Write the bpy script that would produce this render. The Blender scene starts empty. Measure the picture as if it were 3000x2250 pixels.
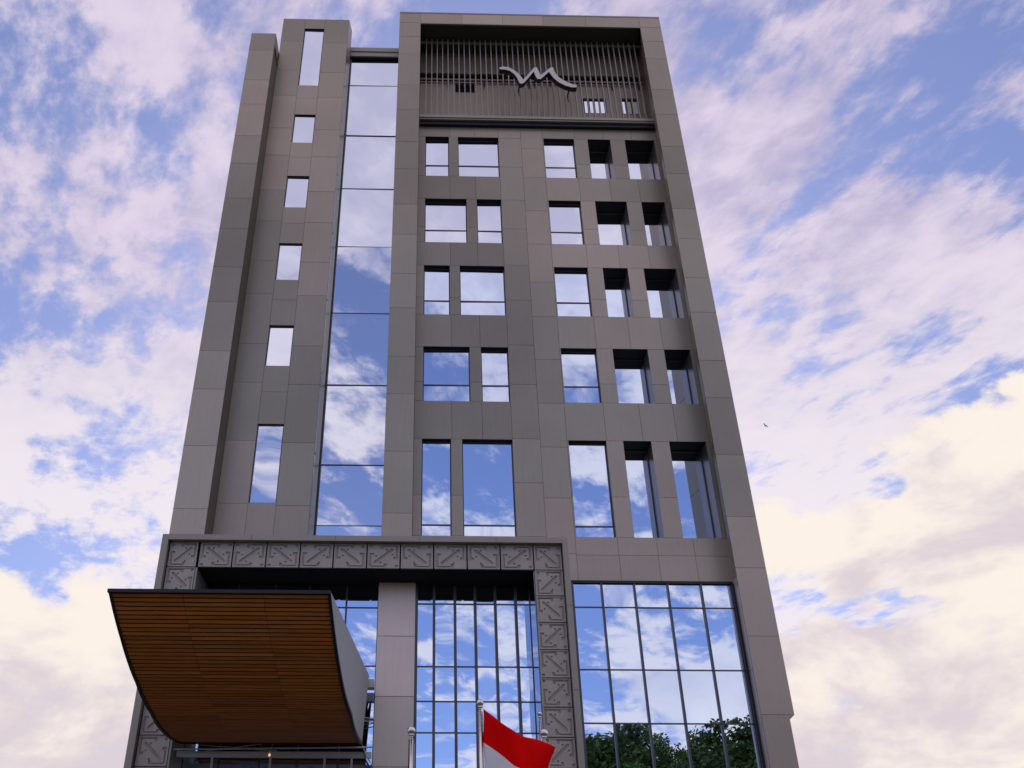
import bpy, bmesh, math, random
from mathutils import Vector, Matrix, noise as mnoise
random.seed(7)
R = math.radians
SC = bpy.context.scene
COL = SC.collection

# ------------------------------------------------------------------ materials
def new_mat(name):
    m = bpy.data.materials.new(name); m.use_nodes = True
    nt = m.node_tree; return m, nt, nt.nodes['Principled BSDF']

def set_in(b, **k):
    for n, v in k.items():
        n = n.replace('_', ' ')
        if n in b.inputs:
            b.inputs[n].default_value = v

def noise_node(nt, scale, detail=4, rough=.5, coord='Object', mapping=None):
    tc = nt.nodes.new('ShaderNodeTexCoord')
    n = nt.nodes.new('ShaderNodeTexNoise'); n.inputs['Scale'].default_value = scale
    n.inputs['Detail'].default_value = detail; n.inputs['Roughness'].default_value = rough
    if mapping:
        mp = nt.nodes.new('ShaderNodeMapping'); mp.inputs['Scale'].default_value = mapping
        nt.links.new(tc.outputs[coord], mp.inputs[0]); nt.links.new(mp.outputs[0], n.inputs['Vector'])
    else:
        nt.links.new(tc.outputs[coord], n.inputs['Vector'])
    return n

def ramp(nt, fac, stops):
    r = nt.nodes.new('ShaderNodeValToRGB'); e = r.color_ramp.elements
    e[0].position, e[0].color = stops[0][0], (*stops[0][1], 1)
    e[1].position, e[1].color = stops[1][0], (*stops[1][1], 1)
    for p, c in stops[2:]:
        x = e.new(p); x.color = (*c, 1)
    nt.links.new(fac, r.inputs[0]); return r

def metal_mat(name, col, metallic=.45, rough=.38, var=.12, nscale=.35, tinted=False, bump=0.0):
    """satin metal cladding: soft cloudiness, faint rain streaks, optional tint per panel"""
    m, nt, b = new_mat(name)
    n = noise_node(nt, nscale, 5, .55)
    n2 = noise_node(nt, 2.2, 4, .6, mapping=(6, 6, .35))
    c0 = tuple(x * (1 - var) for x in col); c1 = tuple(min(1, x * (1 + var)) for x in col)
    r1 = ramp(nt, n.outputs[0], [(.3, c0), (.7, c1)])
    r2 = ramp(nt, n2.outputs[0], [(.35, (.955, .95, .945)), (.6, (1, 1, 1))])
    mx = nt.nodes.new('ShaderNodeMix'); mx.data_type = 'RGBA'; mx.blend_type = 'MULTIPLY'
    mx.inputs[0].default_value = 1
    nt.links.new(r1.outputs[0], mx.inputs[6]); nt.links.new(r2.outputs[0], mx.inputs[7])
    out = mx.outputs[2]
    if tinted:
        at = nt.nodes.new('ShaderNodeAttribute'); at.attribute_name = 'tint'
        m2 = nt.nodes.new('ShaderNodeMix'); m2.data_type = 'RGBA'; m2.blend_type = 'MULTIPLY'
        m2.inputs[0].default_value = 1
        nt.links.new(out, m2.inputs[6]); nt.links.new(at.outputs['Color'], m2.inputs[7]); out = m2.outputs[2]
    nt.links.new(out, b.inputs['Base Color'])
    rr = nt.nodes.new('ShaderNodeMapRange'); rr.inputs[3].default_value = rough - .05; rr.inputs[4].default_value = rough + .08
    nt.links.new(n2.outputs[0], rr.inputs[0]); nt.links.new(rr.outputs[0], b.inputs['Roughness'])
    b.inputs['Metallic'].default_value = metallic
    if bump:
        bp = nt.nodes.new('ShaderNodeBump'); bp.inputs['Strength'].default_value = bump; bp.inputs['Distance'].default_value = .02
        n3 = noise_node(nt, .6, 2, .5)
        nt.links.new(n3.outputs[0], bp.inputs['Height']); nt.links.new(bp.outputs[0], b.inputs['Normal'])
    return m

def glass_mat(name, col, wave=.012, scale=.55):
    """coated reflective glazing with the slight roller-wave and edge pull of real panes"""
    m, nt, b = new_mat(name)
    n = noise_node(nt, scale, 1.5, .4, mapping=(1.3, 1, .8))
    bp = nt.nodes.new('ShaderNodeBump'); bp.inputs['Strength'].default_value = 1; bp.inputs['Distance'].default_value = wave
    nt.links.new(n.outputs[0], bp.inputs['Height']); nt.links.new(bp.outputs[0], b.inputs['Normal'])
    set_in(b, Base_Color=(*col, 1), Metallic=1.0, Roughness=0.0)
    nd = noise_node(nt, 1.1, 6, .7, mapping=(1, 1, .3))
    mr = nt.nodes.new('ShaderNodeMapRange'); mr.inputs[1].default_value = .45; mr.inputs[2].default_value = .8
    mr.inputs[3].default_value = 0.0; mr.inputs[4].default_value = .05
    nt.links.new(nd.outputs[0], mr.inputs[0]); nt.links.new(mr.outputs[0], b.inputs['Roughness'])
    return m

MT = {}
MT['panel'] = metal_mat('cladding_panel', (.365, .342, .278), .40, .38, .09, .22, True, .12)
MT['panel_light'] = metal_mat('light_cladding', (.66, .60, .52), .35, .36, .06, .5, True, .15)
MT['reveal'] = metal_mat('reveal_metal', (.24, .21, .195), .55, .28, .08)
MT['trim'] = metal_mat('trim_metal', (.34, .31, .26), .4, .42, .06)
MT['side_shade'] = metal_mat('side_shade_metal', (.13, .105, .085), .4, .4, .1)  # dark tone standing for shade on the outer slab's side
MT['joint'] = metal_mat('joint_backing', (.12, .113, .10), 0, .8, .1)  # the joints' own dark colour
MT['mullion'] = metal_mat('mullion_metal', (.10, .095, .10), .6, .35, .1)
MT['tile'] = metal_mat('cast_tile', (.43, .385, .34), .25, .5, .10, 1.2, True)
MT['tile_back'] = metal_mat('cast_tile_back', (.37, .32, .28), .2, .6, .15, 1.5)
MT['fin'] = metal_mat('louvre_metal', (.33, .295, .265), .4, .42, .08)
MT['dark'] = metal_mat('dark_metal_and_shade', (.014, .015, .018), .2, .45, .2)  # dark parts; also painted shade under window heads, slab and bay cap
MT['black'] = metal_mat('black_backing_and_shade', (.008, .007, .006), 0, .9, .1)  # canopy backing; also painted shade on the portal soffit
MT['grey'] = metal_mat('grey_aluminium', (.50, .51, .51), .25, .5, .06)
MT['logo'] = metal_mat('logo_metal', (.62, .56, .54), .35, .4, .05)
MT['logo_side'] = metal_mat('logo_side', (.06, .05, .05), .3, .5, .1)
MT['steel'] = metal_mat('stainless_steel', (.72, .70, .68), 1.0, .14, .04)
MT['glass'] = glass_mat('mirror_glass', (.80, .84, .93), .0028)
MT['glass_blue'] = glass_mat('mirror_glass_blue', (.70, .80, .97), .0016, .7)
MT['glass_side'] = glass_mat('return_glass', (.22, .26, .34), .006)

def wood_mat():
    m, nt, b = new_mat('canopy_timber')
    at = nt.nodes.new('ShaderNodeAttribute'); at.attribute_name = 'tint'
    n = noise_node(nt, 3, 6, .6, mapping=(.5, 8, 8))
    r = ramp(nt, n.outputs[0], [(.3, (.34, .108, .020)), (.7, (.50, .175, .034))])
    m2 = nt.nodes.new('ShaderNodeMix'); m2.data_type = 'RGBA'; m2.blend_type = 'MULTIPLY'; m2.inputs[0].default_value = 1
    nt.links.new(r.outputs[0], m2.inputs[6]); nt.links.new(at.outputs['Color'], m2.inputs[7])
    nt.links.new(m2.outputs[2], b.inputs['Base Color'])
    b.inputs['Roughness'].default_value = .6; b.inputs['Specular IOR Level'].default_value = .2
    return m
MT['wood'] = wood_mat()

def plain(name, col, rough=.6, metallic=0, var=.1, scale=2):
    return metal_mat(name, col, metallic, rough, var, scale)

def cloth_mat():
    m, nt, b = new_mat('flag_cloth')
    tc = nt.nodes.new('ShaderNodeUVMap'); tc.uv_map = 'UVMap'
    sp = nt.nodes.new('ShaderNodeSeparateXYZ'); nt.links.new(tc.outputs[0], sp.inputs[0])
    mt = nt.nodes.new('ShaderNodeMath'); mt.operation = 'GREATER_THAN'; mt.inputs[1].default_value = .5
    nt.links.new(sp.outputs[1], mt.inputs[0])
    mx = nt.nodes.new('ShaderNodeMix'); mx.data_type = 'RGBA'
    mx.inputs[6].default_value = (.93, .93, .93, 1); mx.inputs[7].default_value = (.95, .003, .003, 1)
    nt.links.new(mt.outputs[0], mx.inputs[0]); nt.links.new(mx.outputs[2], b.inputs['Base Color'])
    b.inputs['Roughness'].default_value = .9; b.inputs['Specular IOR Level'].default_value = .1
    tr = nt.nodes.new('ShaderNodeBsdfTranslucent'); nt.links.new(mx.outputs[2], tr.inputs[0])
    ms = nt.nodes.new('ShaderNodeMixShader'); ms.inputs[0].default_value = .3
    out = nt.nodes['Material Output']
    nt.links.new(b.outputs[0], ms.inputs[1]); nt.links.new(tr.outputs[0], ms.inputs[2]); nt.links.new(ms.outputs[0], out.inputs[0])
    return m
MT['flag'] = cloth_mat()

# ------------------------------------------------------------------ helpers
class MB:
    """collects boxes, quads and tubes into ONE mesh object"""
    def __init__(s): s.bm = bmesh.new(); s.lay = s.bm.loops.layers.float_color.new('tint')
    def _paint(s, faces, t, mi):
        for f in faces:
            f.material_index = mi
            for l in f.loops: l[s.lay] = (*t, 1)
    def box(s, x0, y0, z0, x1, y1, z1, t=(1, 1, 1), mi=0):
        v = [s.bm.verts.new(p) for p in ((x0,y0,z0),(x1,y0,z0),(x1,y1,z0),(x0,y1,z0),(x0,y0,z1),(x1,y0,z1),(x1,y1,z1),(x0,y1,z1))]
        fs = [s.bm.faces.new([v[i] for i in q]) for q in ((0,1,5,4),(1,2,6,5),(2,3,7,6),(3,0,4,7),(4,5,6,7),(3,2,1,0))]
        s._paint(fs, t, mi); return v
    def quad(s, pts, t=(1, 1, 1), mi=0):
        f = s.bm.faces.new([s.bm.verts.new(p) for p in pts]); s._paint([f], t, mi)
    def tube(s, a, b, r, n=10, r2=None, t=(1, 1, 1), mi=0, cap=True):
        a, b = Vector(a), Vector(b); d = (b - a).normalized(); r2 = r if r2 is None else r2
        u = d.orthogonal().normalized(); w = d.cross(u)
        c = [(math.cos(2*math.pi*i/n), math.sin(2*math.pi*i/n)) for i in range(n)]
        A = [s.bm.verts.new(a + (u*x + w*y)*r) for x, y in c]; B = [s.bm.verts.new(b + (u*x + w*y)*r2) for x, y in c]
        fs = [s.bm.faces.new((A[i], A[(i+1) % n], B[(i+1) % n], B[i])) for i in range(n)]
        for f in fs: f.smooth = True
        if cap: fs += [s.bm.faces.new(A[::-1]), s.bm.faces.new(B)]
        s._paint(fs, t, mi)
    def ball(s, c, r, seg=16, ring=10, sz=1, t=(1, 1, 1), mi=0):
        g = bmesh.ops.create_uvsphere(s.bm, u_segments=seg, v_segments=ring, radius=r,
                                      matrix=Matrix.Translation(c) @ Matrix.Diagonal((1, 1, sz, 1)))
        fs = {f for v in g['verts'] for f in v.link_faces}
        for f in fs: f.smooth = True
        s._paint(fs, t, mi)
    def build(s, name, mats, parent=None):
        bmesh.ops.recalc_face_normals(s.bm, faces=s.bm.faces)
        me = bpy.data.meshes.new(name); s.bm.to_mesh(me); s.bm.free()
        for m in (mats if isinstance(mats, (list, tuple)) else [mats]): me.materials.append(MT[m] if isinstance(m, str) else m)
        o = bpy.data.objects.new(name, me); COL.objects.link(o)
        if parent: o.parent = parent
        return o

def tag(o, label=None, cat=None, group=None, kind=None):
    for k, v in (('label', label), ('category', cat), ('group', group), ('kind', kind)):
        if v: o[k] = v
    return o
def empty(name, loc=(0, 0, 0)):
    o = bpy.data.objects.new(name, None); COL.objects.link(o); o.location = loc; o.empty_display_size = .3; return o

TINTS = [(1.0, .97, .96), (1.12, 1.0, .98), (.80, .81, .83), (.93, .92, .92), (1.05, 1.0, 1.02), (1.10, .96, .93), (.86, .86, .86), (1.18, 1.14, 1.14)]
def tint_for(x, z):
    n = mnoise.noise(Vector((x * .21 + 8.1, z * .12, 2.2)))*1.9 + random.choice((-.2, -.04, 0, 0, 0, .04, .18)) + random.uniform(-.06, .06)
    warm = min(1, max(0, (z - 20) / 10)) * .7 + (.35 if z < 14 else 0)  # warmth by height paints a reflected tone into the panels
    k = 1 + n * .22
    return (k * (1.0 + .05 * (n > .12) + .10 * warm), k * (.98 - .01 * (n > .12)), k * (1.0 - .05 * warm))

def panels(mb, cells, Y, gap=.010, th=.035, light=False):
    """one cladding cassette per cell on plane Y, each a hair out of true, with a dark joint behind"""
    for (x0, z0, x1, z1) in cells:
        if x1 - x0 < .02 or z1 - z0 < .02: continue
        t = tint_for((x0+x1)/2, (z0+z1)/2)
        v = mb.box(x0 + gap/2, Y, z0 + gap/2, x1 - gap/2, Y + th, z1 - gap/2, t, 0)
        a, b = random.uniform(-.0022, .0022), random.uniform(-.0022, .0022)
        v[0].co.y += a; v[1].co.y += b; v[5].co.y -= a; v[4].co.y -= b
        mb.quad([(x0, Y + th + .004, z0), (x1, Y + th + .004, z0), (x1, Y + th + .004, z1), (x0, Y + th + .004, z1)], (1, 1, 1), 1)

def grid(xs, zs):
    xs, zs = sorted(xs), sorted(zs)
    return [(xs[i], zs[j], xs[i+1], zs[j+1]) for i in range(len(xs)-1) for j in range(len(zs)-1)]

def side_panels(mb, xa, ya, xb, yb, zs, gap=.014):
    """cladding on a vertical face running from (xa,ya) to (xb,yb)"""
    d = Vector((xb-xa, yb-ya, 0)); n = Vector((-d.y, d.x, 0)).normalized() * .02
    zs = sorted(zs)
    for j in range(len(zs)-1):
        t = tint_for(xa*3, (zs[j]+zs[j+1])/2)
        mb.quad([(xa, ya, zs[j]+gap/2), (xb, yb, zs[j]+gap/2), (xb, yb, zs[j+1]-gap/2), (xa, ya, zs[j+1]-gap/2)], t, 0)

# ================================================================== HOTEL
hotel = tag(empty('hotel_tower'), 'tall taupe metal-clad hotel tower with mirrored windows and a tiled portal', 'building')

# ---- seams shared by the slabs of the tower
S_MAIN = [36.1, 34.95, 33.0, 31.5, 29.65, 28.15, 26.3, 24.8, 22.95, 21.4, 19.35, 17.85, 15.7, 13.55, 11.88, 9.81, 7.62]
S_A = [34.5, 32.65, 31.2, 29.4, 27.9, 26.1, 24.6, 22.8, 21.25, 19.2, 17.7, 15.6, 13.45]
S_B = [36.4, 34.45, 32.9, 30.95, 29.4, 27.5, 25.9, 23.95, 22.4, 20.2, 18.6, 16.35, 14.1]

# ---- outer slab on the far left
mb = MB()
XA0, XA1, YA, ZA = -7.43, -6.39, -.4, 35.6
panels(mb, grid([XA0, XA1], [10.5] + S_A + [ZA]), YA)
side_panels(mb, XA1, YA, XA1, .45, [34.9, ZA])
mb.quad([(XA0, YA, 0), (XA0, 13, 0), (XA0, 13, ZA), (XA0, YA, ZA)])
mb.box(XA0 + .003, YA + .045, ZA - .03, XA1 - .003, 13, ZA - .004)
mb.build('outer_slab', ['panel', 'joint'], hotel)
mb = MB()
mb.box(XA1 - .03, YA + .03, 10.5, XA1, .62, 34.9)  # dark strip puts the recess shade onto the slab's side face
mb.box(XA1 - .06, YA + .06, 34.72, XA1 + .03, .6, 34.9)
mb.build('side_shade_strip', 'side_shade', hotel)

# ---- stair tower with six windows
XB0, XB1, YB, ZB = -6.388, -3.45, .6, 37.95
WB = [(37.28, 33.55), (31.76, 30.12), (28.26, 26.60), (24.79, 23.05), (21.0, 19.29), (16.98, 14.12)]
wx0, wx1 = -5.40, -4.52
cells = grid([XB0, wx0], [10.5] + S_B + [ZB]) + grid([wx1, XB1], [10.5] + [z - .06 for z in S_B] + [ZB])
prev = ZB
for i, (t, b) in enumerate(WB):
    zs = [t, prev]
    if prev - t > 1.2 and i: zs.insert(1, (t + prev)/2 + .1)
    cells += grid([wx0, wx1], zs); prev = b
cells += grid([wx0, wx1], [10.5, 12.2, 14.12])
mb = MB(); panels(mb, cells, YB)
mb.quad([(XB1, YB, 11), (XB1 + .10, 1.2, 11), (XB1 + .10, 1.2, ZB), (XB1, YB, ZB)])
mb.box(XB0, YB + .045, ZB - .03, XB1, 12, ZB - .004)
mb.quad([(XB1, 1.2, 35.5), (XB1, 12, 35.5), (XB1, 12, ZB), (XB1, 1.2, ZB)])
mb.quad([(XB0, .6, 34), (XB0, 12, 34), (XB0, 12, ZB), (XB0, .6, ZB)])
mb.build('stair_tower_wall', ['panel', 'joint'], hotel)

def window(x0, x1, z0, z1, Y, d, transom=None, fr=.035, glass='glass'):
    """part window: lined reveal and slim frame; sub-parts: one pane, or two with a transom"""
    mb = MB(); e = .012
    g = Y + d
    # lined reveal, four boards from 2 mm behind the cladding face back to the glass
    mb.box(x0 - e, Y + .003, z0 - e, x0, g + .05, z1 + e, mi=0)
    mb.box(x1, Y + .003, z0 - e, x1 + e, g + .05, z1 + e, mi=0)
    mb.box(x0, Y + .003, z1, x1, g + .05, z1 + e, mi=2)  # head board near-black, soffit shade put into its colour
    mb.box(x0, Y + .003, z0 - e, x1, g + .05, z0, mi=0)
    # frame
    mb.box(x0, g - .03, z0, x0 + fr, g + .04, z1, mi=1); mb.box(x1 - fr, g - .03, z0, x1, g + .04, z1, mi=1)
    mb.box(x0 + fr, g - .028, z0, x1 - fr, g + .04, z0 + fr, mi=1); mb.box(x0 + fr, g - .028, z1 - fr, x1 - fr, g + .04, z1, mi=1)
    if transom: mb.box(x0 + fr, g - .024, transom - .022, x1 - fr, g + .04, transom + .022, mi=1)
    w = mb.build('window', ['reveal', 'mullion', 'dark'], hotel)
    zs = [z0 + fr, z1 - fr] if not transom else [z0 + fr, transom - .022, transom + .022, z1 - fr]
    for k in range(0, len(zs), 2):
        pane(x0 + fr, x1 - fr, zs[k], zs[k+1], g, w, glass)
    return w

def pane(x0, x1, z0, z1, Y, parent, glass, tilt=.009, th=.012):
    """an insulated glass unit, slightly pillowed so reflections bend at its edges"""
    a, b = random.uniform(-tilt, tilt), random.uniform(-tilt, tilt)
    bow = random.uniform(-.0006, .0016) * min(1.6, (x1-x0)*(z1-z0))**.5
    n = 8; bm = bmesh.new(); vs = []
    for j in range(n+1):
        row = []
        for i in range(n+1):
            u, v = i/n*2-1, j/n*2-1
            y = Y + a*u*(x1-x0)/2 + b*v*(z1-z0)/2 + bow*(1-u*u)*(1-v*v)
            row.append(bm.verts.new(((x0+x1)/2 + u*(x1-x0)/2, y, (z0+z1)/2 + v*(z1-z0)/2)))
        vs.append(row)
    for j in range(n):
        for i in range(n):
            f = bm.faces.new((vs[j][i], vs[j][i+1], vs[j+1][i+1], vs[j+1][i])); f.smooth = True
    # edges
    back = [bm.verts.new((x, Y + th + .02, z)) for x, z in ((x0, z0), (x1, z0), (x1, z1), (x0, z1))]
    bm.faces.new(back[::-1])
    me = bpy.data.meshes.new('pane'); bm.to_mesh(me); bm.free(); me.materials.append(MT[glass])
    o = bpy.data.objects.new('pane', me); COL.objects.link(o); o.parent = parent
    return o

for t, b in WB: window(wx0, wx1, b, t, YB, .085)

# ---- tall glazed bay between the two towers
mb = MB()
BX0, BX1, BY = -3.32, -1.17, 1.5
bz = [11.0, 13.76, 15.95, 19.10, 22.23, 25.42, 28.48, 31.53, 34.64, 36.42]
for z in bz[1:-1]:
    mb.box(BX0, BY - .02, z - .014, BX1, BY + .04, z + .014)
    mb.quad([(XB1 + .02, YB + .05, z - .02), (BX0 - .03, BY, z - .02), (BX0 - .03, BY, z + .02), (XB1 + .02, YB + .05, z + .02)])
mb.box(BX0 - .05, BY - .06, 11, BX0 + .02, BY + .05, 36.42)
mb.box(BX0 - .10, 1.33, 36.42, BX1 + .02, 2.2, 36.92, mi=1)
mb.box(BX0 - .16, 1.29, 36.70, BX1 + .02, 1.33, 36.95, mi=1)
mb.box(BX0 - .10, 1.34, 36.36, BX1 + .02, 1.46, 36.418, mi=2)  # dark band added to stand for shade beneath the cap
bay = mb.build('glazed_bay', ['mullion', 'trim', 'dark'], hotel)
for a, b in zip(bz[:-1], bz[1:]):
    pane(BX0 + .02, BX1, a + .014, b - .014, BY, bay, 'glass', .010)
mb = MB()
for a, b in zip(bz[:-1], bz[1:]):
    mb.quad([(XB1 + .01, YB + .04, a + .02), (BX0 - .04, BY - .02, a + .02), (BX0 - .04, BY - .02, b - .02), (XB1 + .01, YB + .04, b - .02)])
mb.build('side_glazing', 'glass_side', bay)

# ---- big frame of the main tower: left pilaster, head, right pilaster
PX0, PX1, QX0, QX1, ZT, ZO = -1.15, -.22, 9.49, 10.42, 37.75, 37.05
mb = MB()
panels(mb, grid([PX0, PX1], [10.8] + S_MAIN[:14] + [ZO, ZT]), 0)
panels(mb, grid([PX1, 1.6, 3.4, 5.2, 7.1, QX0], [ZO, ZT]), 0)
panels(mb, grid([QX0, QX1], [7.62] + S_MAIN[:16] + [ZO, ZT]), 0)
mb.quad([(PX1, .035, 10.8), (PX1, .9, 10.8), (PX1, .9, ZO), (PX1, .035, ZO)])
mb.quad([(PX1, .9, 31.3), (PX1, 3.0, 31.3), (PX1, 3.0, ZO), (PX1, .9, ZO)])
side_panels(mb, QX0, .035, 9.70, .9, [11.62] + [z for z in S_MAIN if 11.9 < z] + [ZO])
side_panels(mb, 9.70, .9, 9.74, 3.0, [31.3, 33, 35, ZO])
mb.quad([(PX1, .035, ZO), (QX0, .035, ZO), (9.74, 3.0, ZO), (PX1, 3.0, ZO)], (.22, .22, .24))  # recess ceiling tinted dark as painted shade
mb.quad([(QX1, 0.035, 7.62), (QX1, 14, 7.62), (QX1, 14, ZT), (QX1, .035, ZT)])
mb.quad([(PX0, .035, 10.8), (PX0, 3, 10.8), (PX0, 3, ZT), (PX0, .035, ZT)])
mb.box(PX0, .045, ZT - .03, QX1, 14, ZT - .004)
# lower pilaster steps in at its foot
panels(mb, grid([QX0, 10.27], [0, 2.2, 5.0, 7.62]), .0)
mb.quad([(10.27, .0, 7.50), (QX1, .0, 7.62), (QX1, 14, 7.62), (10.27, 14, 7.50)])
mb.quad([(10.262, .0, 7.50), (QX1, .0, 7.62), (10.262, .0, 7.62)])
mb.quad([(10.268, 0.03, 0), (10.268, 14, 0), (10.268, 14, 7.62), (10.268, .03, 7.62)])
mb.build('main_frame', ['panel', 'joint'], hotel)
# slim bead that catches the light along the soffit edge
mb = MB()
mb.box(PX1, -.006, ZO - .05, QX0, .06, ZO)
mb.box(PX0, -.012, ZT - .05, QX1, .02, ZT + .02)
mb.build('coping', 'trim', hotel)

# ---- field wall with the 25 windows
YF = .9
rows = [(30.92, 28.70), (27.46, 25.22), (24.08, 21.80), (20.39, 18.14), (16.66, 13.20)]
wide_first = [[(.05, 1.02), (1.39, 3.07), (4.94, 6.21), (6.78, 7.72), (8.33, 9.56)],
              [(.06, 1.70), (2.10, 3.07), (4.94, 6.21), (6.79, 8.04), (8.63, 9.56)]]
xsl = [[-.22, 1.05, 2.08, 3.07]]
cells = []; prev = 31.68
for i, (t, b) in enumerate(rows):
    ws = wide_first[i % 2]
    cells += grid([-.22, 1.05, 2.08, 3.07], [t, prev]) + grid([4.9, 6.23, 7.46, 8.62, 9.70], [t, prev])
    mid = b + (t-b)*.34 if i < 4 else 14.6
    for a, c in ((-.22, ws[0][0]), (ws[0][1], ws[1][0]), (ws[2][1], ws[3][0]), (ws[3][1], ws[4][0]), (ws[4][1], 9.70), (4.9, 4.94)):
        cells += grid([a, c], [b, mid, t])
    prev = b
cells += grid([-.22, 1.05, 2.08, 3.07], [11.3, 13.2]) + grid([4.9, 6.23, 7.46, 8.62, 9.73], [11.50, 12.60, 13.2])
cells += grid([3.07, 4.0], [31.68, 30.9, 29.25, 27.45, 25.95, 24.15, 22.5, 20.5, 18.85, 16.7, 15.07, 13.2, 11.3])
cells += grid([4.0, 4.9], [31.68, 30.3, 28.7, 26.9, 25.2, 23.36, 21.78, 19.9, 18.1, 16.4, 14.54, 12.65, 11.76])
mb = MB(); panels(mb, cells, YF)
mb.build('window_wall', ['panel', 'joint'], hotel)
for i, (t, b) in enumerate(rows):
    tr = b + .75 if i < 4 else 13.64
    for j, (a, c) in enumerate(wide_first[i % 2]):
        window(a, c, b, t, YF, .20 if j < 3 else .68, tr if j < 3 else None, glass='glass' if i < 2 else 'glass_blue')

# ---- roof terrace behind the louvres
mb = MB()
mb.box(PX1, .64, 31.68, 9.62, 3.0, 31.84)
mb.box(PX1 + .004, .60, 31.76, 9.60, .70, 31.90, mi=0)
mb.build('terrace_slab', 'trim', hotel)
mb = MB(); mb.box(PX1, .74, 31.50, 9.63, .895, 31.678); mb.build('slab_shade_strip', 'dark', hotel)  # dark box added to stand for the shade under the slab
mb = MB()
holes = [(1.34, 34.45, 2.20, 35.08), (6.90, 33.25, 7.97, 34.24), (8.63, 33.25, 9.43, 34.28)]
YW = 1.6
xs = sorted({PX1, 9.73, *[h[0] for h in holes], *[h[2] for h in holes]})
ZBK = [31.6, 36.15, 36.55, ZO]
def cut(x0, x1, z0, z1, hs):
    zs = sorted({z0, z1, *[min(max(v, z0), z1) for h in hs for v in (h[1], h[3])]})
    return [(x0, a, x1, b) for a, b in zip(zs[:-1], zs[1:]) if not any(h[1] <= (a+b)/2 <= h[3] for h in hs)]
bc = []
for a, b in zip(xs[:-1], xs[1:]):
    hs = [h for h in holes if h[0] <= (a+b)/2 <= h[2]]
    bc += cut(a, b, 31.6, 35.36, hs) + [(a, 35.70, b, ZO)]
for c in bc: mb.box(c[0], YW, c[1], c[2], YW + .15, c[3], (1.22, 1.08, 1.03))
mb.build('terrace_wall', 'panel', hotel)
mb = MB()
mb.box(PX1, YW + .6, 31.6, 9.7, YW + .7, ZO)
mb.box(PX1, YW - .12, 35.08, 9.70, YW - .06, 35.13)
for x in (1.0, 2.6, 4.6, 8.3, 9.5): mb.box(x, YW - .14, 34.80, x + .04, YW, 35.08)
mb.build('terrace_rail', 'dark', hotel)
for h in holes[1:]:
    w = MB()
    for a in ((h[0], h[1], h[0]+.05, h[3]), (h[2]-.05, h[1], h[2], h[3]), (h[0]+.05, h[1], h[2]-.05, h[1]+.05), (h[0]+.05, h[3]-.05, h[2]-.05, h[3])):
        w.box(a[0], YW + .004, a[1], a[2], YW + .12, a[3])
    w = w.build('terrace_window', 'mullion', hotel)
    pane(h[0]+.05, h[2]-.05, h[1]+.05, h[3]-.05, YW + .08, w, 'glass')
mb = MB()
for k in range(40):
    x = .05 + k*.2385
    mb.box(x - .021, .78, 31.85, x + .021, .90, 36.98)
mb.box(PX1, .91, 36.86, 9.69, .97, 36.98)
mb.box(PX1, .91, 31.86, 9.69, .97, 31.94)
mb.build('louvre_screen', 'fin', hotel)

# ---- letter sign on the louvres
pts = [(3.17,34.34),(3.34,34.40),(3.55,34.37),(3.75,34.23),(3.93,34.04),(4.06,33.82),(4.15,33.60),(4.32,33.84),(4.66,34.38),(4.77,34.41),(4.84,34.16),(4.91,33.88),
       (5.29,34.32),(5.39,34.42),(5.47,34.41),(5.52,34.12),(5.65,33.84),(5.84,33.62),(6.08,33.44),(6.41,33.31),(6.40,33.18),(6.19,33.17),(5.93,33.27),(5.67,33.46),
       (5.47,33.70),(5.35,33.96),(5.28,34.12),(4.90,33.66),(4.76,33.66),(4.68,33.87),(4.63,34.12),(4.18,33.40),(4.06,33.33),(3.98,33.40),(3.91,33.68),(3.80,33.93),(3.61,34.14),(3.40,34.22),(3.17,34.23)]
def extrude_curve(name, loops, y0, y1, mats, bevel=0):
    cu = bpy.data.curves.new(name, 'CURVE'); cu.dimensions = '2D'; cu.fill_mode = 'BOTH'
    cu.extrude = (y1 - y0)/2; cu.bevel_depth = bevel
    for lp in loops:
        s = cu.splines.new('POLY'); s.points.add(len(lp) - 1); s.use_cyclic_u = True
        for i, (x, z) in enumerate(lp): s.points[i].co = (x, z, 0, 1)
    o = bpy.data.objects.new(name, cu); COL.objects.link(o)
    bpy.context.view_layer.update()
    me = bpy.data.meshes.new_from_object(o.evaluated_get(bpy.context.evaluated_depsgraph_get()))
    bpy.data.objects.remove(o); bpy.data.curves.remove(cu)
    me.transform(Matrix.Translation((0, (y0+y1)/2, 0)) @ Matrix.Rotation(R(90), 4, 'X'))
    me.materials.clear()
    for m in mats: me.materials.append(MT[m])
    for p in me.polygons: p.material_index = 1 if (len(mats) > 1 and abs(p.normal.y) < .5) else 0; p.use_smooth = False
    return me
# smooth the outline a little
def smooth_loop(p, corners=()):
    out = []
    n = len(p)
    for i in range(n):
        a, b = Vector(p[i]), Vector(p[(i+1) % n]); out.append(tuple(a)); out.append(tuple((a+b)/2))
    return out
sign = tag(empty('letter_sign', (4.79, .35, 33.3)), 'silver swooping letter M emblem mounted on the rooftop louvres', 'sign')
me = extrude_curve('letter', [smooth_loop(pts)], .12, .36, ['logo', 'logo_side'])
o = bpy.data.objects.new('letter', me); COL.objects.link(o); o.parent = sign; o.matrix_parent_inverse = Matrix.Translation((-4.79, -.35, -33.3))
for x, z in ((3.45, 34.27), (4.02, 33.6), (4.72, 34.1), (5.40, 34.2), (6.1, 33.3)):
    b_ = MB(); b_.tube((x, .35, z), (x, .80, z), .03); b_.tube((x, .7, z), (x, .7, z - .35), .02)
    b = b_.build('bracket', 'dark', sign); b.matrix_parent_inverse = Matrix.Translation((-4.79, -.35, -33.3))

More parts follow.
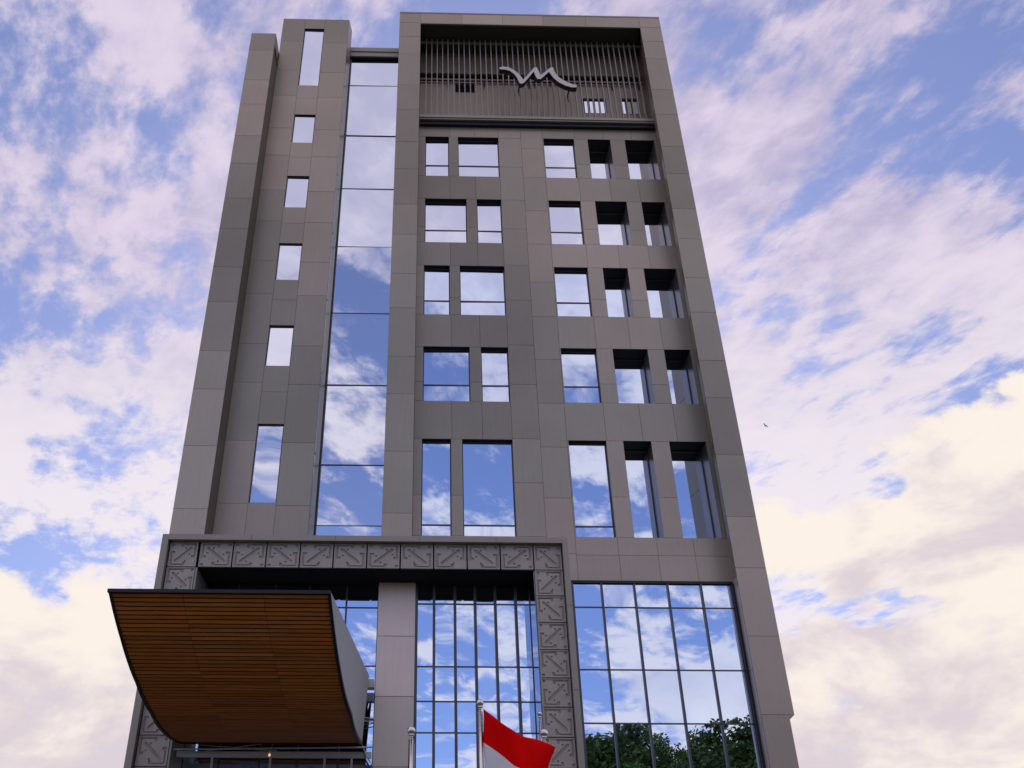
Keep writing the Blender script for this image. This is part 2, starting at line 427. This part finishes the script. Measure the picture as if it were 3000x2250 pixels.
# ================================================================== PORTAL
YP, YT = -1.4, -1.2
GX0, GX1, GZ = -6.25, 3.29, 11.29     # opening
FX0, FX1, FZ = -7.32, 4.27, 12.20     # outer
mb = MB()
mb.box(FX0, YP, 12.04, FX1, 1.0, FZ)
mb.box(FX0, YP, 0, -7.14, 1.0, 12.04)
mb.box(4.11, YP, 0, FX1, .88, 12.04)
for x in (-4.8, -2.4, 0, 2.2): mb.box(x, YP - .003, 12.06, x + .012, YP, FZ - .01, mi=1)
for z in (3.1, 5.4, 7.9, 10.2):
    mb.box(FX0 + .01, YP - .003, z, -7.15, YP, z + .014, mi=1); mb.box(4.12, YP - .003, z, FX1 - .01, YP, z + .014, mi=1)
# deep reveal of the opening
mb.box(GX0 - .85, YT + .09, 11.29, 4.10, .9, 12.03, mi=2)  # soffit coloured black to stand for its deep shade
mb.box(-7.13, YT + .09, 0, GX0, .9, 11.28)
mb.box(GX1, YT + .09, 0, 4.10, .87, 11.28)
mb.box(GX1, YT + .002, 0, GX1 + .05, YT + .09, 11.28)
mb.box(GX0 - .05, YT + .002, 0, GX0, YT + .09, 11.28)
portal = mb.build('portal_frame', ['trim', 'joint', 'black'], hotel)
# glossy dark lining of the right-hand reveal and soffit painted black for shade
mb = MB()
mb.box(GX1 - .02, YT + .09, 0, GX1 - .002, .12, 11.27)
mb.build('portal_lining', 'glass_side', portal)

def tile_mesh(w, h, flip, var=0):
    H = [  # hooks, bar and studs cut through the cast face plate (unit square, v down)
        [(.06,.06),(.60,.06),(.60,.19),(.51,.19),(.51,.11),(.12,.11),(.12,.53),(.20,.53),(.20,.63),(.06,.63)],
        [(.94,.94),(.40,.94),(.40,.81),(.49,.81),(.49,.89),(.88,.89),(.88,.47),(.80,.47),(.80,.37),(.94,.37)],
        [(.20,.19),(.27,.19),(.80,.72),(.80,.80),(.73,.80),(.20,.27)],
        [(.38,.20),(.44,.20),(.44,.27),(.38,.27)], [(.19,.40),(.26,.40),(.26,.46),(.19,.46)],
        [(.86,.05),(.95,.05),(.95,.14),(.86,.14)], [(.05,.86),(.14,.86),(.14,.95),(.05,.95)],
        [(.56,.74),(.62,.74),(.62,.80),(.56,.80)], [(.70,.46),(.76,.46),(.76,.52),(.70,.52)]]
    f = (lambda u: 1-u) if flip else (lambda u: u)
    if var: H = [[(1-u, 1-v) for u, v in l][::1] for l in H[:3]] + [[(u*.97+.01, v*.97+.02) for u, v in l] for l in H[3:7:2]] + [[(1-u, v) for u, v in l] for l in H[7:]]
    loops = [[(0, 0), (w, 0), (w, h), (0, h)]] + [[(f(u)*w, (1-v)*h) for u, v in l] for l in H]
    me = extrude_curve('ornament_tile', loops, 0, .024, ['tile', 'tile_back'])
    bm = bmesh.new(); bm.from_mesh(me)
    # raised border, and the back plate
    lay = bm.loops.layers.float_color.get('tint') or bm.loops.layers.float_color.new('tint')
    def bx(x0, y0, z0, x1, y1, z1, mi):
        v = [bm.verts.new(p) for p in ((x0,y0,z0),(x1,y0,z0),(x1,y1,z0),(x0,y1,z0),(x0,y0,z1),(x1,y0,z1),(x1,y1,z1),(x0,y1,z1))]
        for q in ((0,1,5,4),(1,2,6,5),(2,3,7,6),(3,0,4,7),(4,5,6,7),(3,2,1,0)):
            bm.faces.new([v[i] for i in q]).material_index = mi
    bx(0, .026, 0, w, .06, h, 1)
    b = .022
    bx(0, -.018, 0, w, -.001, b, 0); bx(0, -.018, h-b, w, -.001, h, 0); bx(0, -.018, b, b, -.001, h-b, 0); bx(w-b, -.018, b, w, -.001, h-b, 0)
    bmesh.ops.recalc_face_normals(bm, faces=bm.faces)
    for fc in bm.faces:
        for l in fc.loops: l[lay] = (1, 1, 1, 1)
    bm.to_mesh(me); bm.free(); return me
tm_side = [tile_mesh(.785, .728, k % 2, k // 2) for k in range(4)]
tm_top = [tile_mesh(.912, .728, k % 2, k // 2) for k in range(4)]
def place_tile(me, x, z, lab=None):
    o = bpy.data.objects.new('ornament_tile', me); COL.objects.link(o); o.parent = portal; o.location = (x, YT, z)
top_x = [-6.25 + .954*k for k in range(10)]
for k, x in enumerate(top_x): place_tile(tm_top[k % 2 + 2*random.randint(0, 1)], x + .014, 11.30)
z = 11.30; k = 0
while z > -.2:
    place_tile(tm_side[(k+1) % 2 + 2*random.randint(0, 1)], -7.10, z); place_tile(tm_side[k % 2 + 2*random.randint(0, 1)], 3.30, z); z -= .757; k += 1

# column between the two glazed halves
mb = MB()
zs = [0, 2.6, 4.3, 6.2, 8.02, 9.70, 11.29]
for a, b in zip(zs[:-1], zs[1:]): mb.box(-1.16, -.1, a + .008, -.09, .5, b - .008, tint_for(a, b), 0)
mb.box(-1.15, -.085, 0, -.10, .5, 11.28, mi=1)
mb.box(-.088, -.06, 0, -.03, .2, 11.28, mi=2)
mb.build('column', ['panel_light', 'joint', 'mullion'], hotel)

def curtain(name, xs, zs, Y, glass, fin=.09, finw=.05, xr=None):
    mb = MB()
    for x in xs[1:-1]: mb.box(x - finw/2, Y - fin, zs[0], x + finw/2, Y + .04, zs[-1])
    for x in (xs[0], xs[-1]): mb.box(x - .02, Y - .03, zs[0], x + .02, Y + .04, zs[-1])
    for z in zs[1:-1]: mb.box(xs[0], Y - .022, z - .018, xs[-1], Y + .035, z + .018)
    cw = mb.build(name, 'mullion', hotel)
    for a, b in zip(xs[:-1], xs[1:]):
        for c, d in zip(zs[:-1], zs[1:]):
            pane(a + .02, b - .02, c + .018, d - .018, Y, cw, glass, .006)
    return cw
curtain('entrance_glazing', [-.03, .46, 1.07, 1.66, 2.25, 2.85, 3.27], [0, 2.6, 4.4, 5.75, 7.12, 7.95, 8.91, 10.73, 11.28], .15, 'glass_blue', .12, .075)
curtain('entrance_glazing', [-6.24, -5.28, -4.2, -3.2, -2.1, -1.17], [0, 2.6, 4.4, 5.9, 7.45, 8.91, 10.60, 11.28], .15, 'glass_blue', .06, .05)
curtain('corner_glazing', [4.30, 4.62, 5.50, 6.49, 7.50, 8.51, 9.42], [0, 2.6, 4.4, 5.95, 7.47, 8.95, 10.79, 11.52], .50, 'glass_blue', .07, .055)
mb = MB()
mb.box(4.28, .42, 11.52, 9.488, .93, 11.60)
mb.box(9.42, .36, 0, 9.488, .9, 11.52)
mb.build('glazing_head', 'dark', hotel)
mb = MB()
side_panels(mb, QX0 - .0, .035, QX0 + .004, .46, [0, 3, 6, 8.9, 11.61])
mb.build('pilaster_return', 'panel_light', hotel)

# body of the building behind the facade
mb = MB()
mb.box(-7.35, 2.9, 0, 10.25, 13.9, 34.0)
mb.box(-1.1, 2.85, 33.9, 10.38, 13.8, 37.6)
mb.box(-6.3, 1.7, 33.9, -3.5, 12, 37.8)
mb.box(-3.5, 1.9, 33.9, -1.1, 12, 36.4)
mb.build('rear_block', 'panel', hotel)

# ================================================================== CANOPY
canopy_prof = [(-7.0, 8.50), (-6.72, 8.17), (-6.35, 7.78), (-5.9, 7.38), (-5.4, 7.03), (-4.8, 6.76), (-4.1, 6.58), (-3.3, 6.50), (-2.4, 6.50), (-1.5, 6.56), (-.9, 6.63)]
xl_k = [(-7.0, -6.62), (-6.3, -6.42), (-5.4, -6.20), (-4.3, -6.07), (-1.0, -6.12)]
xr_k = [(-7.0, -1.90), (-5.7, -1.70), (-4.2, -1.50), (-.9, -1.42)]
def interp(k, y):
    for (a, u), (b, v) in zip(k[:-1], k[1:]):
        if y <= b: return u + (v-u)*max(0, (y-a))/(b-a)
    return k[-1][1]
def catmull(p, n=12):
    out = []
    q = [tuple(2*a-b for a, b in zip(p[0], p[1]))] + p + [tuple(2*a-b for a, b in zip(p[-1], p[-2]))]
    for i in range(1, len(q)-2):
        for s in range(n):
            t = s/n
            out.append(tuple(.5*((2*q[i][c]) + (-q[i-1][c]+q[i+1][c])*t + (2*q[i-1][c]-5*q[i][c]+4*q[i+1][c]-q[i+2][c])*t*t + (-q[i-1][c]+3*q[i][c]-3*q[i+1][c]+q[i+2][c])*t**3) for c in (0, 1)))
    out.append(p[-1]); return out
cp = catmull(canopy_prof)
cum = [0]
for a, b in zip(cp[:-1], cp[1:]): cum.append(cum[-1] + math.dist(a, b))
def at(s):
    for i in range(len(cum)-1):
        if s <= cum[i+1]:
            t = (s-cum[i])/(cum[i+1]-cum[i]); return tuple(u+(v-u)*t for u, v in zip(cp[i], cp[i+1]))
    return cp[-1]
L = cum[-1]
mb = MB()   # top deck, thin shell and stiffening behind the slats
N = 40
for i in range(N):
    (ya, za), (yb, zb) = at(L*i/N), at(L*(i+1)/N)
    mb.quad([(interp(xl_k, ya)+.02, ya, za+.05), (interp(xr_k, ya)-.02, ya, za+.05), (interp(xr_k, yb)-.02, yb, zb+.05), (interp(xl_k, yb)+.02, yb, zb+.05)])
mb.box(-6.6, -6.95, 8.46, -1.92, -6.85, 8.56)
mb.quad([(-6.60, -6.98, 8.57), (-1.92, -6.98, 8.57), (-1.36, -.9, 8.36), (-6.12, -.9, 8.36)])
mb.box(-6.1, -.95, 6.60, -1.42, -.85, 8.34)
canopy = mb.build('entrance_canopy', 'black', hotel)
mb = MB()
pitch = .098; s = .05; k = 0
while s < L - .06:
    (ya, za), (yb, zb) = at(s), at(s + pitch - .030)
    d = Vector((0, yb-ya, zb-za)).normalized(); nrm = Vector((0, d.z, -d.y))  # towards the underside
    if nrm.z > 0: nrm = -nrm
    x0, x1 = interp(xl_k, ya) + .05, interp(xr_k, ya) - .05
    cuts = [x0, x0 + (x1-x0)*.325, x0 + (x1-x0)*.70, x1]
    for c in range(3):
        a, b = cuts[c] + .004, cuts[c+1] - .004
        tn = random.uniform(.78, 1.15); t = (tn, tn*random.uniform(.88, 1.1), tn*.95)
        P = [Vector((a, ya, za)), Vector((b, ya, za)), Vector((b, yb, zb)), Vector((a, yb, zb))]
        Q = [p - nrm*.022 for p in P]
        vs = [mb.bm.verts.new(p) for p in P + Q]
        fs = [mb.bm.faces.new([vs[i] for i in q]) for q in ((0,1,2,3),(7,6,5,4),(0,4,5,1),(1,5,6,2),(2,6,7,3),(3,7,4,0))]
        mb._paint(fs, t, 0)
    s += pitch; k += 1
mb.build('timber_soffit', 'wood', canopy)
for side, kx in ((0, xl_k), (1, xr_k)):
    mb = MB(); sg = 1 if side else -1
    for i in range(N):
        (ya, za), (yb, zb) = at(L*i/N), at(L*(i+1)/N)
        xa, xb = interp(kx, ya), interp(kx, yb)
        def top(y): return 8.56 - (y + 7)*.03
        ta, tb = [(-1.90 + (y+7)*.098) if side else interp(kx, y) for y in (ya, yb)]
        for o_ in (0, sg*.03):
            mb.quad([(xa - o_, ya, za), (xb - o_, yb, zb), (tb - o_, yb, top(yb)), (ta - o_, ya, top(ya))])
    for y in (-5.2, -3.2):
        continue; x = interp(kx, y); mb.box(min(x, x+sg*.003), y, 6.9, max(x, x+sg*.003), y + .012, 8.45, mi=1)
    mb.build('side_panel', ['grey', 'joint'], canopy)
    mb = MB()
    for i in range(N):
        (ya, za), (yb, zb) = at(L*i/N), at(L*(i+1)/N)
        xa, xb = interp(kx, ya), interp(kx, yb)
        xo, xi = .012*sg, -.05*sg
        A = [(xa+xi, ya, za-.035), (xa+xo, ya, za-.035), (xa+xo, ya, za+.05), (xa+xi, ya, za+.05)]
        B = [(xb+xi, yb, zb-.035), (xb+xo, yb, zb-.035), (xb+xo, yb, zb+.05), (xb+xi, yb, zb+.05)]
        for j in range(4): mb.quad([A[j], A[(j+1) % 4], B[(j+1) % 4], B[j]])
    mb.build('edge_trim', 'dark', canopy)
mb = MB(); mb.box(-6.65, -7.05, 8.475, -1.88, -6.98, 8.55)
mb.build('front_trim', 'dark', canopy)
mb = MB()   # steelwork that ties the canopy back into the portal
mb.box(-1.5, -.75, 8.10, -1.17, -.45, 8.32)
mb.box(-6.2, -.80, 6.30, -1.17, -.66, 6.44)
mb.tube((-6.3, -1.1, 6.42), (-1.1, -1.1, 6.50), .022)
mb.tube((-5.6, -.9, 6.40), (-3.9, -.9, 6.62), .012); mb.tube((-5.6, -.86, 6.58), (-3.6, -.86, 6.44), .012)
for z in (7.33, 7.42): mb.tube((-1.45, -.3, z), (-1.17, -.1, z), .014)
for x in (-5.3, -3.8, -2.4, -1.7): mb.box(x, -.78, 5.9, x + .05, -.70, 6.30)
mb.quad([(-1.42, -1.0, 6.62), (-1.42, -.3, 6.60), (-1.16, -.3, 6.2), (-1.25, -1.0, 6.2)])
mb.build('tie_beam', 'grey', canopy)
lamp = tag(empty('bulb_lamp', (-3.72, -1.35, 6.22)), 'small amber bulb hanging on a wire beneath the curved canopy', 'lamp')
mb = MB(); mb.ball((0, 0, .03), .032, 12, 8, 1.2)
ml, nt, b = new_mat('bulb_glow'); set_in(b, Base_Color=(1, .6, .3, 1), Emission_Color=(1, .55, .25, 1), Emission_Strength=.9)
MT['bulb'] = ml
mb.build('bulb', 'bulb', lamp)
mb = MB(); mb.tube((0, 0, .08), (.03, .02, .16), .02); mb.tube((.03, .02, .16), (.05, .05, .34), .006)
mb.build('cord', 'grey', lamp)

# ================================================================== FLAGPOLES AND FLAG
def pole(x, y, h, r, label):
    root = tag(empty('flagpole', (x, y, 0)), label, 'flagpole', 'steel flagpoles before the entrance')
    m = MB(); m.tube((0, 0, 0), (0, 0, h - .22), r*1.25, 16, r); m.tube((0, 0, h-.22), (0, 0, h-.12), r*.55, 12); m.build('pole', 'steel', root)
    m = MB(); m.ball((0, 0, h - .06), r*1.55, 20, 12); m.tube((0, 0, h-.155), (0, 0, h-.125), r*1.15, 16); m.build('finial', 'steel', root)
    m = MB(); m.tube((0, 0, 0), (0, 0, .12), r*3, 16, r*2.2); m.build('base', 'steel', root)
    m = MB(); m.tube((r+.015, 0, .9), (r+.012, 0, h-.3), .004, 6); m.build('halyard', 'grey', root)
    return root
pole(-.10, -8, 5.53, .052, 'bare steel flagpole with ball top before the pale column')
pole(1.21, -8, 6.05, .045, 'taller steel flagpole flying the red and white flag')
pole(2.41, -8, 5.50, .050, 'bare steel flagpole with ball top partly behind the flag')
pole(2.86, -4, 6.76, .035, 'thin distant steel flagpole beside the tiled portal leg')
def make_flag():
    nx, nz = 48, 24; bm = bmesh.new(); uvl = bm.loops.layers.uv.new('UVMap')
    Lf, Hf = 1.42, 1.22; g = []
    for j in range(nz+1):
        v = j/nz; row = []
        for i in range(nx+1):
            u = i/nx
            x = Lf*.86*(u**1.0) + .05*math.sin(u*5 + v*1.5)*u
            y = -.40*u + .13*math.sin(u*7.5 - v*2.2)*u**.6 + .04*math.sin(u*15 + v*4)*u
            droop = -.78*u**.92 - .05*math.sin(u*5.5)*u
            x += .012*math.sin(v*9 + u*11); y += .03*math.sin(u*22 + v*7)*u*(1-u*.3)
            zz = droop + v*Hf*(1 - .04*u) + .05*math.sin(u*6 + v*2)*u*(1-v)
            x += (1-v)*-.16*u + .05*math.sin(v*4+u*3)*u
            row.append(bm.verts.new((.055 + x, y, zz)))
        g.append(row)
    for j in range(nz):
        for i in range(nx):
            f = bm.faces.new((g[j][i], g[j][i+1], g[j+1][i+1], g[j+1][i])); f.smooth = True
            for l, (a, b) in zip(f.loops, ((i, j), (i+1, j), (i+1, j+1), (i, j+1))): l[uvl].uv = (a/nx, b/nz + 1e-4)
    me = bpy.data.meshes.new('flag'); bm.to_mesh(me); bm.free(); me.materials.append(MT['flag'])
    o = bpy.data.objects.new('flag', me); COL.objects.link(o); o.location = (1.21, -8, 5.88 - 1.22)
    md = o.modifiers.new('thickness', 'SOLIDIFY'); md.thickness = .004
    return tag(o, 'red over white flag flying from the tall middle pole', 'flag')
make_flag()

# ---- bird
mb = MB()
mb.ball((0, 0, 0), .09, 10, 8, .7); mb.ball((.13, 0, .03), .05, 8, 6)
for sgn in (-1, 1):
    mb.quad([(.06, 0, .03), (-.08, 0, .03), (-.14, sgn*.34, .16), (.0, sgn*.30, .15)])
    mb.quad([(.0, sgn*.30, .15), (-.14, sgn*.34, .16), (-.12, sgn*.52, .06)])
mb.quad([(-.06, -.03, 0), (-.06, .03, 0), (-.24, .06, .01), (-.24, -.06, .01)])
bird = mb.build('bird', 'dark'); tag(bird, 'tiny dark bird flying in the sky right of the tower', 'bird')
bird.scale = (.45, .45, .45); bird.location = (23.26, 28, 32.84); bird.rotation_euler = (.5, .2, 2.2)

# ================================================================== GROUND AND STREET
def sheet(name, x0, y0, x1, y1, z, mat):
    m = MB(); m.quad([(x0, y0, z), (x1, y0, z), (x1, y1, z), (x0, y1, z)])
    return tag(m.build(name, mat), kind='structure')
MT['soil'] = plain('grass_soil', (.07, .075, .045), .95, 0, .35, .2)
MT['paving'] = plain('stone_paving', (.10, .095, .09), .8, 0, .2, .7)
MT['asphalt'] = plain('asphalt', (.045, .045, .047), .85, 0, .25, 1.5)
MT['kerb'] = plain('kerb_stone', (.24, .23, .22), .8, 0, .15, 1.5)
MT['paint'] = plain('road_paint', (.7, .7, .68), .6, 0, .1, 3)
sheet('ground', -900, -900, 900, 900, -.12, 'soil')
m = MB(); m.box(-40, -29.5, -.11, 40, 30, 0); m.box(-40, -29.7, -.11, 40, -29.5, .02, mi=1)
tag(m.build('plaza', ['paving', 'kerb']), kind='structure')
sheet('road', -300, -39.0, 300, -29.7, -.112, 'asphalt')
m = MB()
for i in range(-30, 30): m.quad([(i*5, -34.42, -.108), (i*5+2.4, -34.42, -.108), (i*5+2.4, -34.28, -.108), (i*5, -34.28, -.108)])
tag(m.build('road_markings', 'paint'), kind='structure')
m = MB(); m.box(-120, -41.5, -.11, 120, -39.0, .03)
tag(m.build('pavement', 'kerb'), kind='structure')

# ---- street trees across the road (seen mirrored in the glazing)
def leaf_mat():
    m, nt, b = new_mat('foliage')
    at = nt.nodes.new('ShaderNodeAttribute'); at.attribute_name = 'tint'
    mx = nt.nodes.new('ShaderNodeMix'); mx.data_type = 'RGBA'; mx.blend_type = 'MULTIPLY'; mx.inputs[0].default_value = 1
    mx.inputs[6].default_value = (.038, .075, .024, 1)
    nt.links.new(at.outputs['Color'], mx.inputs[7]); nt.links.new(mx.outputs[2], b.inputs['Base Color'])
    b.inputs['Roughness'].default_value = .55
    tr = nt.nodes.new('ShaderNodeBsdfTranslucent'); nt.links.new(mx.outputs[2], tr.inputs[0])
    ms = nt.nodes.new('ShaderNodeMixShader'); ms.inputs[0].default_value = .3
    nt.links.new(b.outputs[0], ms.inputs[1]); nt.links.new(tr.outputs[0], ms.inputs[2])
    nt.links.new(ms.outputs[0], nt.nodes['Material Output'].inputs[0]); return m
MT['leaf'] = leaf_mat(); MT['bark'] = plain('bark', (.09, .07, .05), .9, 0, .3, 3)
def tree(x, y, h, spread, label, seed):
    rnd = random.Random(seed)
    root = tag(empty('street_tree', (x, y, 0)), label, 'tree', 'trees across the street')
    t = MB(); segs = []
    p = Vector((0, 0, 0)); r = .26*h/15
    for i in range(5):
        q = p + Vector((rnd.uniform(-.2, .2), rnd.uniform(-.2, .2), h*.11)); t.tube(p, q, r, 10, r*.86, cap=False); p = q; r *= .86
    tips = []
    def branch(a, d, ln, r, lev):
        b = a + d*ln; t.tube(a, b, r, 7, r*.6, cap=False)
        if lev >= 2: tips.append(b)
        if lev < 4:
            for _ in range(3 if lev < 2 else 2):
                nd = (d + Vector((rnd.uniform(-1, 1), rnd.uniform(-1, 1), rnd.uniform(-.25, .6)))*.8).normalized()
                branch(b, nd, ln*rnd.uniform(.6, .85), r*.6, lev+1)
    for i in range(5):
        an = i*1.256 + rnd.uniform(-.3, .3)
        branch(p - Vector((0, 0, rnd.uniform(0, h*.12))), Vector((math.cos(an)*.8, math.sin(an)*.8, rnd.uniform(.4, 1.0))).normalized(), spread*rnd.uniform(.36, .5), r*.8, 0)
    t.build('trunk', 'bark', root)
    c = MB()
    for tp in tips:
        base = rnd.uniform(.55, 1.5); cr = rnd.uniform(.45, .95)
        for _ in range(80):
            v = Vector((rnd.gauss(0, 1), rnd.gauss(0, 1), rnd.gauss(0, .7))); v = v*(cr*rnd.random()**.5/max(v.length, .1))
            o = tp + v; sz = rnd.uniform(.10, .22)
            u = Vector((rnd.uniform(-1, 1), rnd.uniform(-1, 1), rnd.uniform(-1, 1))).normalized(); w = u.orthogonal().normalized()
            k = base*rnd.uniform(.7, 1.3)
            c.quad([o - u*sz, o + w*sz*.5, o + u*sz, o - w*sz*.5], (k, k*rnd.uniform(.9, 1.1), k*.9))
    me = bpy.data.meshes.new('crown'); c.bm.to_mesh(me); c.bm.free(); me.materials.append(MT['leaf'])
    o = bpy.data.objects.new('crown', me); COL.objects.link(o); o.parent = root
tree(15.2, -44, 15.3, 6.4, 'leafy tree mirrored at the left end of the corner glazing', 1)
tree(20.2, -45, 15.9, 7.6, 'tall leafy tree mirrored in the middle of the corner glazing', 2)
tree(25.8, -44, 15.7, 7.6, 'leafy tree mirrored at the right end of the corner glazing', 3)
tree(17.4, -50, 16.6, 7.6, 'leafy tree further back mirrored between the two left trees of the corner glazing', 9)
tree(-13.6, -46, 15.6, 7.0, 'leafy tree mirrored below the left end of the canopy', 4)
tree(-6.6, -48, 14.8, 6.6, 'lower leafy tree mirrored below the right end of the canopy', 5)

# ================================================================== SKY
SUN_EL, SUN_AZ = R(33), R(4)      # the sun stands behind the tower
W = bpy.data.worlds.new('World'); SC.world = W; W.use_nodes = True
nt = W.node_tree; nt.nodes.clear()
def M(op, *a, clamp=False):
    n = nt.nodes.new('ShaderNodeMath'); n.operation = op; n.use_clamp = clamp
    for i, v in enumerate(a):
        if isinstance(v, (int, float)): n.inputs[i].default_value = v
        else: nt.links.new(v, n.inputs[i])
    return n.outputs[0]
def SS(x, a, b):
    n = nt.nodes.new('ShaderNodeMapRange'); n.interpolation_type = 'SMOOTHSTEP'
    for i, v in ((0, x), (1, a), (2, b)):
        if isinstance(v, (int, float)): n.inputs[i].default_value = v
        else: nt.links.new(v, n.inputs[i])
    return n.outputs[0]
def MIXC(f, a, b, mode='MIX'):
    n = nt.nodes.new('ShaderNodeMix'); n.data_type = 'RGBA'; n.blend_type = mode
    for i, v in ((0, f), (6, a), (7, b)):
        if isinstance(v, (int, float)): n.inputs[i].default_value = v
        elif isinstance(v, tuple): n.inputs[i].default_value = (*v, 1)
        else: nt.links.new(v, n.inputs[i])
    return n.outputs[2]
def NZ(x, y, z, scale, detail, rough, dist=0.0, off=0.0):
    c = nt.nodes.new('ShaderNodeCombineXYZ')
    for i, v in enumerate((x, y, z)):
        if isinstance(v, (int, float)): c.inputs[i].default_value = v
        else: nt.links.new(v, c.inputs[i])
    ad = nt.nodes.new('ShaderNodeVectorMath'); ad.operation = 'ADD'; ad.inputs[1].default_value = (off, off*.7, off*1.3)
    nt.links.new(c.outputs[0], ad.inputs[0])
    n = nt.nodes.new('ShaderNodeTexNoise'); n.inputs['Scale'].default_value = scale; n.inputs['Detail'].default_value = detail
    n.inputs['Roughness'].default_value = rough; n.inputs['Distortion'].default_value = dist
    nt.links.new(ad.outputs[0], n.inputs['Vector']); return n.outputs[0]
tc = nt.nodes.new('ShaderNodeTexCoord'); sp = nt.nodes.new('ShaderNodeSeparateXYZ'); nt.links.new(tc.outputs['Generated'], sp.inputs[0])
dx, dy, dz = sp.outputs
zc = M('ADD', M('MAXIMUM', dz, 0.0), .07)
qx, qy = M('DIVIDE', dx, zc), M('DIVIDE', dy, zc)
el = M('ARCSINE', dz); az = M('ARCTAN2', dx, dy)
sky = nt.nodes.new('ShaderNodeTexSky'); sky.sky_type = 'NISHITA'; sky.sun_disc = False
sky.sun_elevation = SUN_EL; sky.sun_rotation = SUN_AZ; sky.dust_density = .6; sky.ozone_density = 3; sky.altitude = 50
blue = MIXC(1.0, sky.outputs[0], (1.0, .98, 1.22), 'MULTIPLY')
blue = MIXC(.30, blue, (3.6, 4.2, 8.2))
front = SS(dy, -.15, .15)
# high layer: altocumulus streets running away over the roof
n1 = NZ(M('ADD', qx, M('MULTIPLY', qy, .25)), M('MULTIPLY', qy, .62), 0.0, 5.0, 10, .62, .15, 6.3)
n2 = NZ(M('MULTIPLY', qx, 1.0), M('MULTIPLY', qy, .7), 0.0, 2.0, 4, .5, .2, 7.7)
n6 = NZ(M('ADD', qx, M('MULTIPLY', qy, .3)), M('MULTIPLY', qy, .8), 0.0, 15.0, 8, .6, .2, 5.1)
dens = M('ADD', M('ADD', M('MULTIPLY', n1, .66), M('MULTIPLY', n2, .14)), M('MULTIPLY', n6, .26))
thr = M('SUBTRACT', .512, M('MULTIPLY', M('SUBTRACT', 1.0, front), M('MULTIPLY', SS(el, R(34), R(43)), .20)))
thr = M('ADD', thr, M('MULTIPLY', M('MULTIPLY', M('SUBTRACT', 1.0, front), SS(el, R(34), R(24))), .055))
thr = M('SUBTRACT', thr, M('MULTIPLY', SS(qx, .05, .5), .032))
high = SS(dens, M('SUBTRACT', thr, .055), M('ADD', thr, .060))
# low layer: cumulus banks towards the horizon
ex = M('MULTIPLY', az, 1.0); ey = M('MULTIPLY', el, 1.5)
n3 = NZ(ex, ey, 0.0, 3.6, 10, .56, .15, 12.4)
n4 = NZ(ex, ey, 1.0, 9.0, 7, .55, .3, 1.7)
lo_f = M('SUBTRACT', M('ADD', n3, M('MULTIPLY', M('SUBTRACT', n4, .5), .16)), M('MULTIPLY', M('SUBTRACT', el, R(19.5)), .95))
lo_f = M('ADD', lo_f, M('ADD', M('MULTIPLY', SS(el, R(19), R(12)), .09), M('MULTIPLY', SS(az, -.25, -.5), .06)))
lo_b = M('SUBTRACT', M('ADD', n3, M('MULTIPLY', M('SUBTRACT', n4, .5), .30)), M('MULTIPLY', M('ABSOLUTE', M('SUBTRACT', el, R(14))), .25))
low = M('ADD', M('MULTIPLY', front, SS(lo_f, .48, .53)), M('MULTIPLY', M('SUBTRACT', 1.0, front), SS(lo_b, .575, .65)))
# cloud colours: mauve grey aloft, cream lower towards the sun side
sh = SS(M('ADD', M('MULTIPLY', n2, .4), M('MULTIPLY', n6, .6)), .36, .64)
hi_c = MIXC(sh, (5.2, 4.7, 6.6), (7.9, 6.9, 8.2))
hi_c = MIXC(M('MULTIPLY', M('SUBTRACT', 1.0, front), .5), hi_c, MIXC(sh, (6.8, 6.6, 7.8), (10.4, 9.9, 10.2)))
hi_c = MIXC(SS(el, R(40), R(22)), hi_c, (9.2, 8.4, 8.8))
n5 = M('ADD', M('MULTIPLY', NZ(ex, M('MULTIPLY', el, 2.0), 3.0, 4.5, 9, .6, .3, 9.1), .7), M('MULTIPLY', n4, .3))
lo_c = MIXC(SS(n5, .42, .57), (7.3, 6.4, 6.9), (9.9, 8.9, 8.0))
back_c = MIXC(SS(n5, .36, .62), (6.6, 6.4, 7.8), (9.4, 8.8, 9.2))
lo_c = MIXC(front, back_c, lo_c)
c = MIXC(M('MULTIPLY', high, .93), blue, hi_c)
c = MIXC(M('MULTIPLY', low, .97), c, lo_c)
bg = nt.nodes.new('ShaderNodeBackground'); bg.inputs[1].default_value = .1
nt.links.new(c, bg.inputs[0])
wo = nt.nodes.new('ShaderNodeOutputWorld'); nt.links.new(bg.outputs[0], wo.inputs[0])

sl = bpy.data.lights.new('sun', 'SUN'); sl.energy = 2.0; sl.angle = R(.5); sl.color = (1, .92, .82)
so = bpy.data.objects.new('sun', sl); COL.objects.link(so)
sd = Vector((math.sin(SUN_AZ)*math.cos(SUN_EL), math.cos(SUN_AZ)*math.cos(SUN_EL), math.sin(SUN_EL)))
so.rotation_euler = sd.to_track_quat('Z', 'Y').to_euler(); so.location = (-40, 60, 60)

# ================================================================== CAMERA
cam = bpy.data.cameras.new('camera'); co = bpy.data.objects.new('camera', cam); COL.objects.link(co)
right = Vector((.999732643, -.0231167511, .000508289284)); up = Vector((-.0127137, -.53120376, .8471487)); fwd = Vector((.01931332, .84692868, .53135564))
mt = Matrix((right, up, -fwd)).transposed().to_4x4(); mt.translation = (0, -26.5, 1.6)
co.matrix_world = mt
cam.sensor_width = 36; cam.lens = 36*2022.7/2212
cam.shift_x = (1106 - 948.8)/2212; cam.shift_y = (831 - 829.5)/2212
cam.clip_end = 3000; cam.clip_start = .1
SC.camera = co
SC.view_settings.view_transform = 'Standard'; SC.view_settings.look = 'None'
SC.view_settings.exposure = 0; SC.view_settings.gamma = 1; SC.view_settings.use_curve_mapping = False
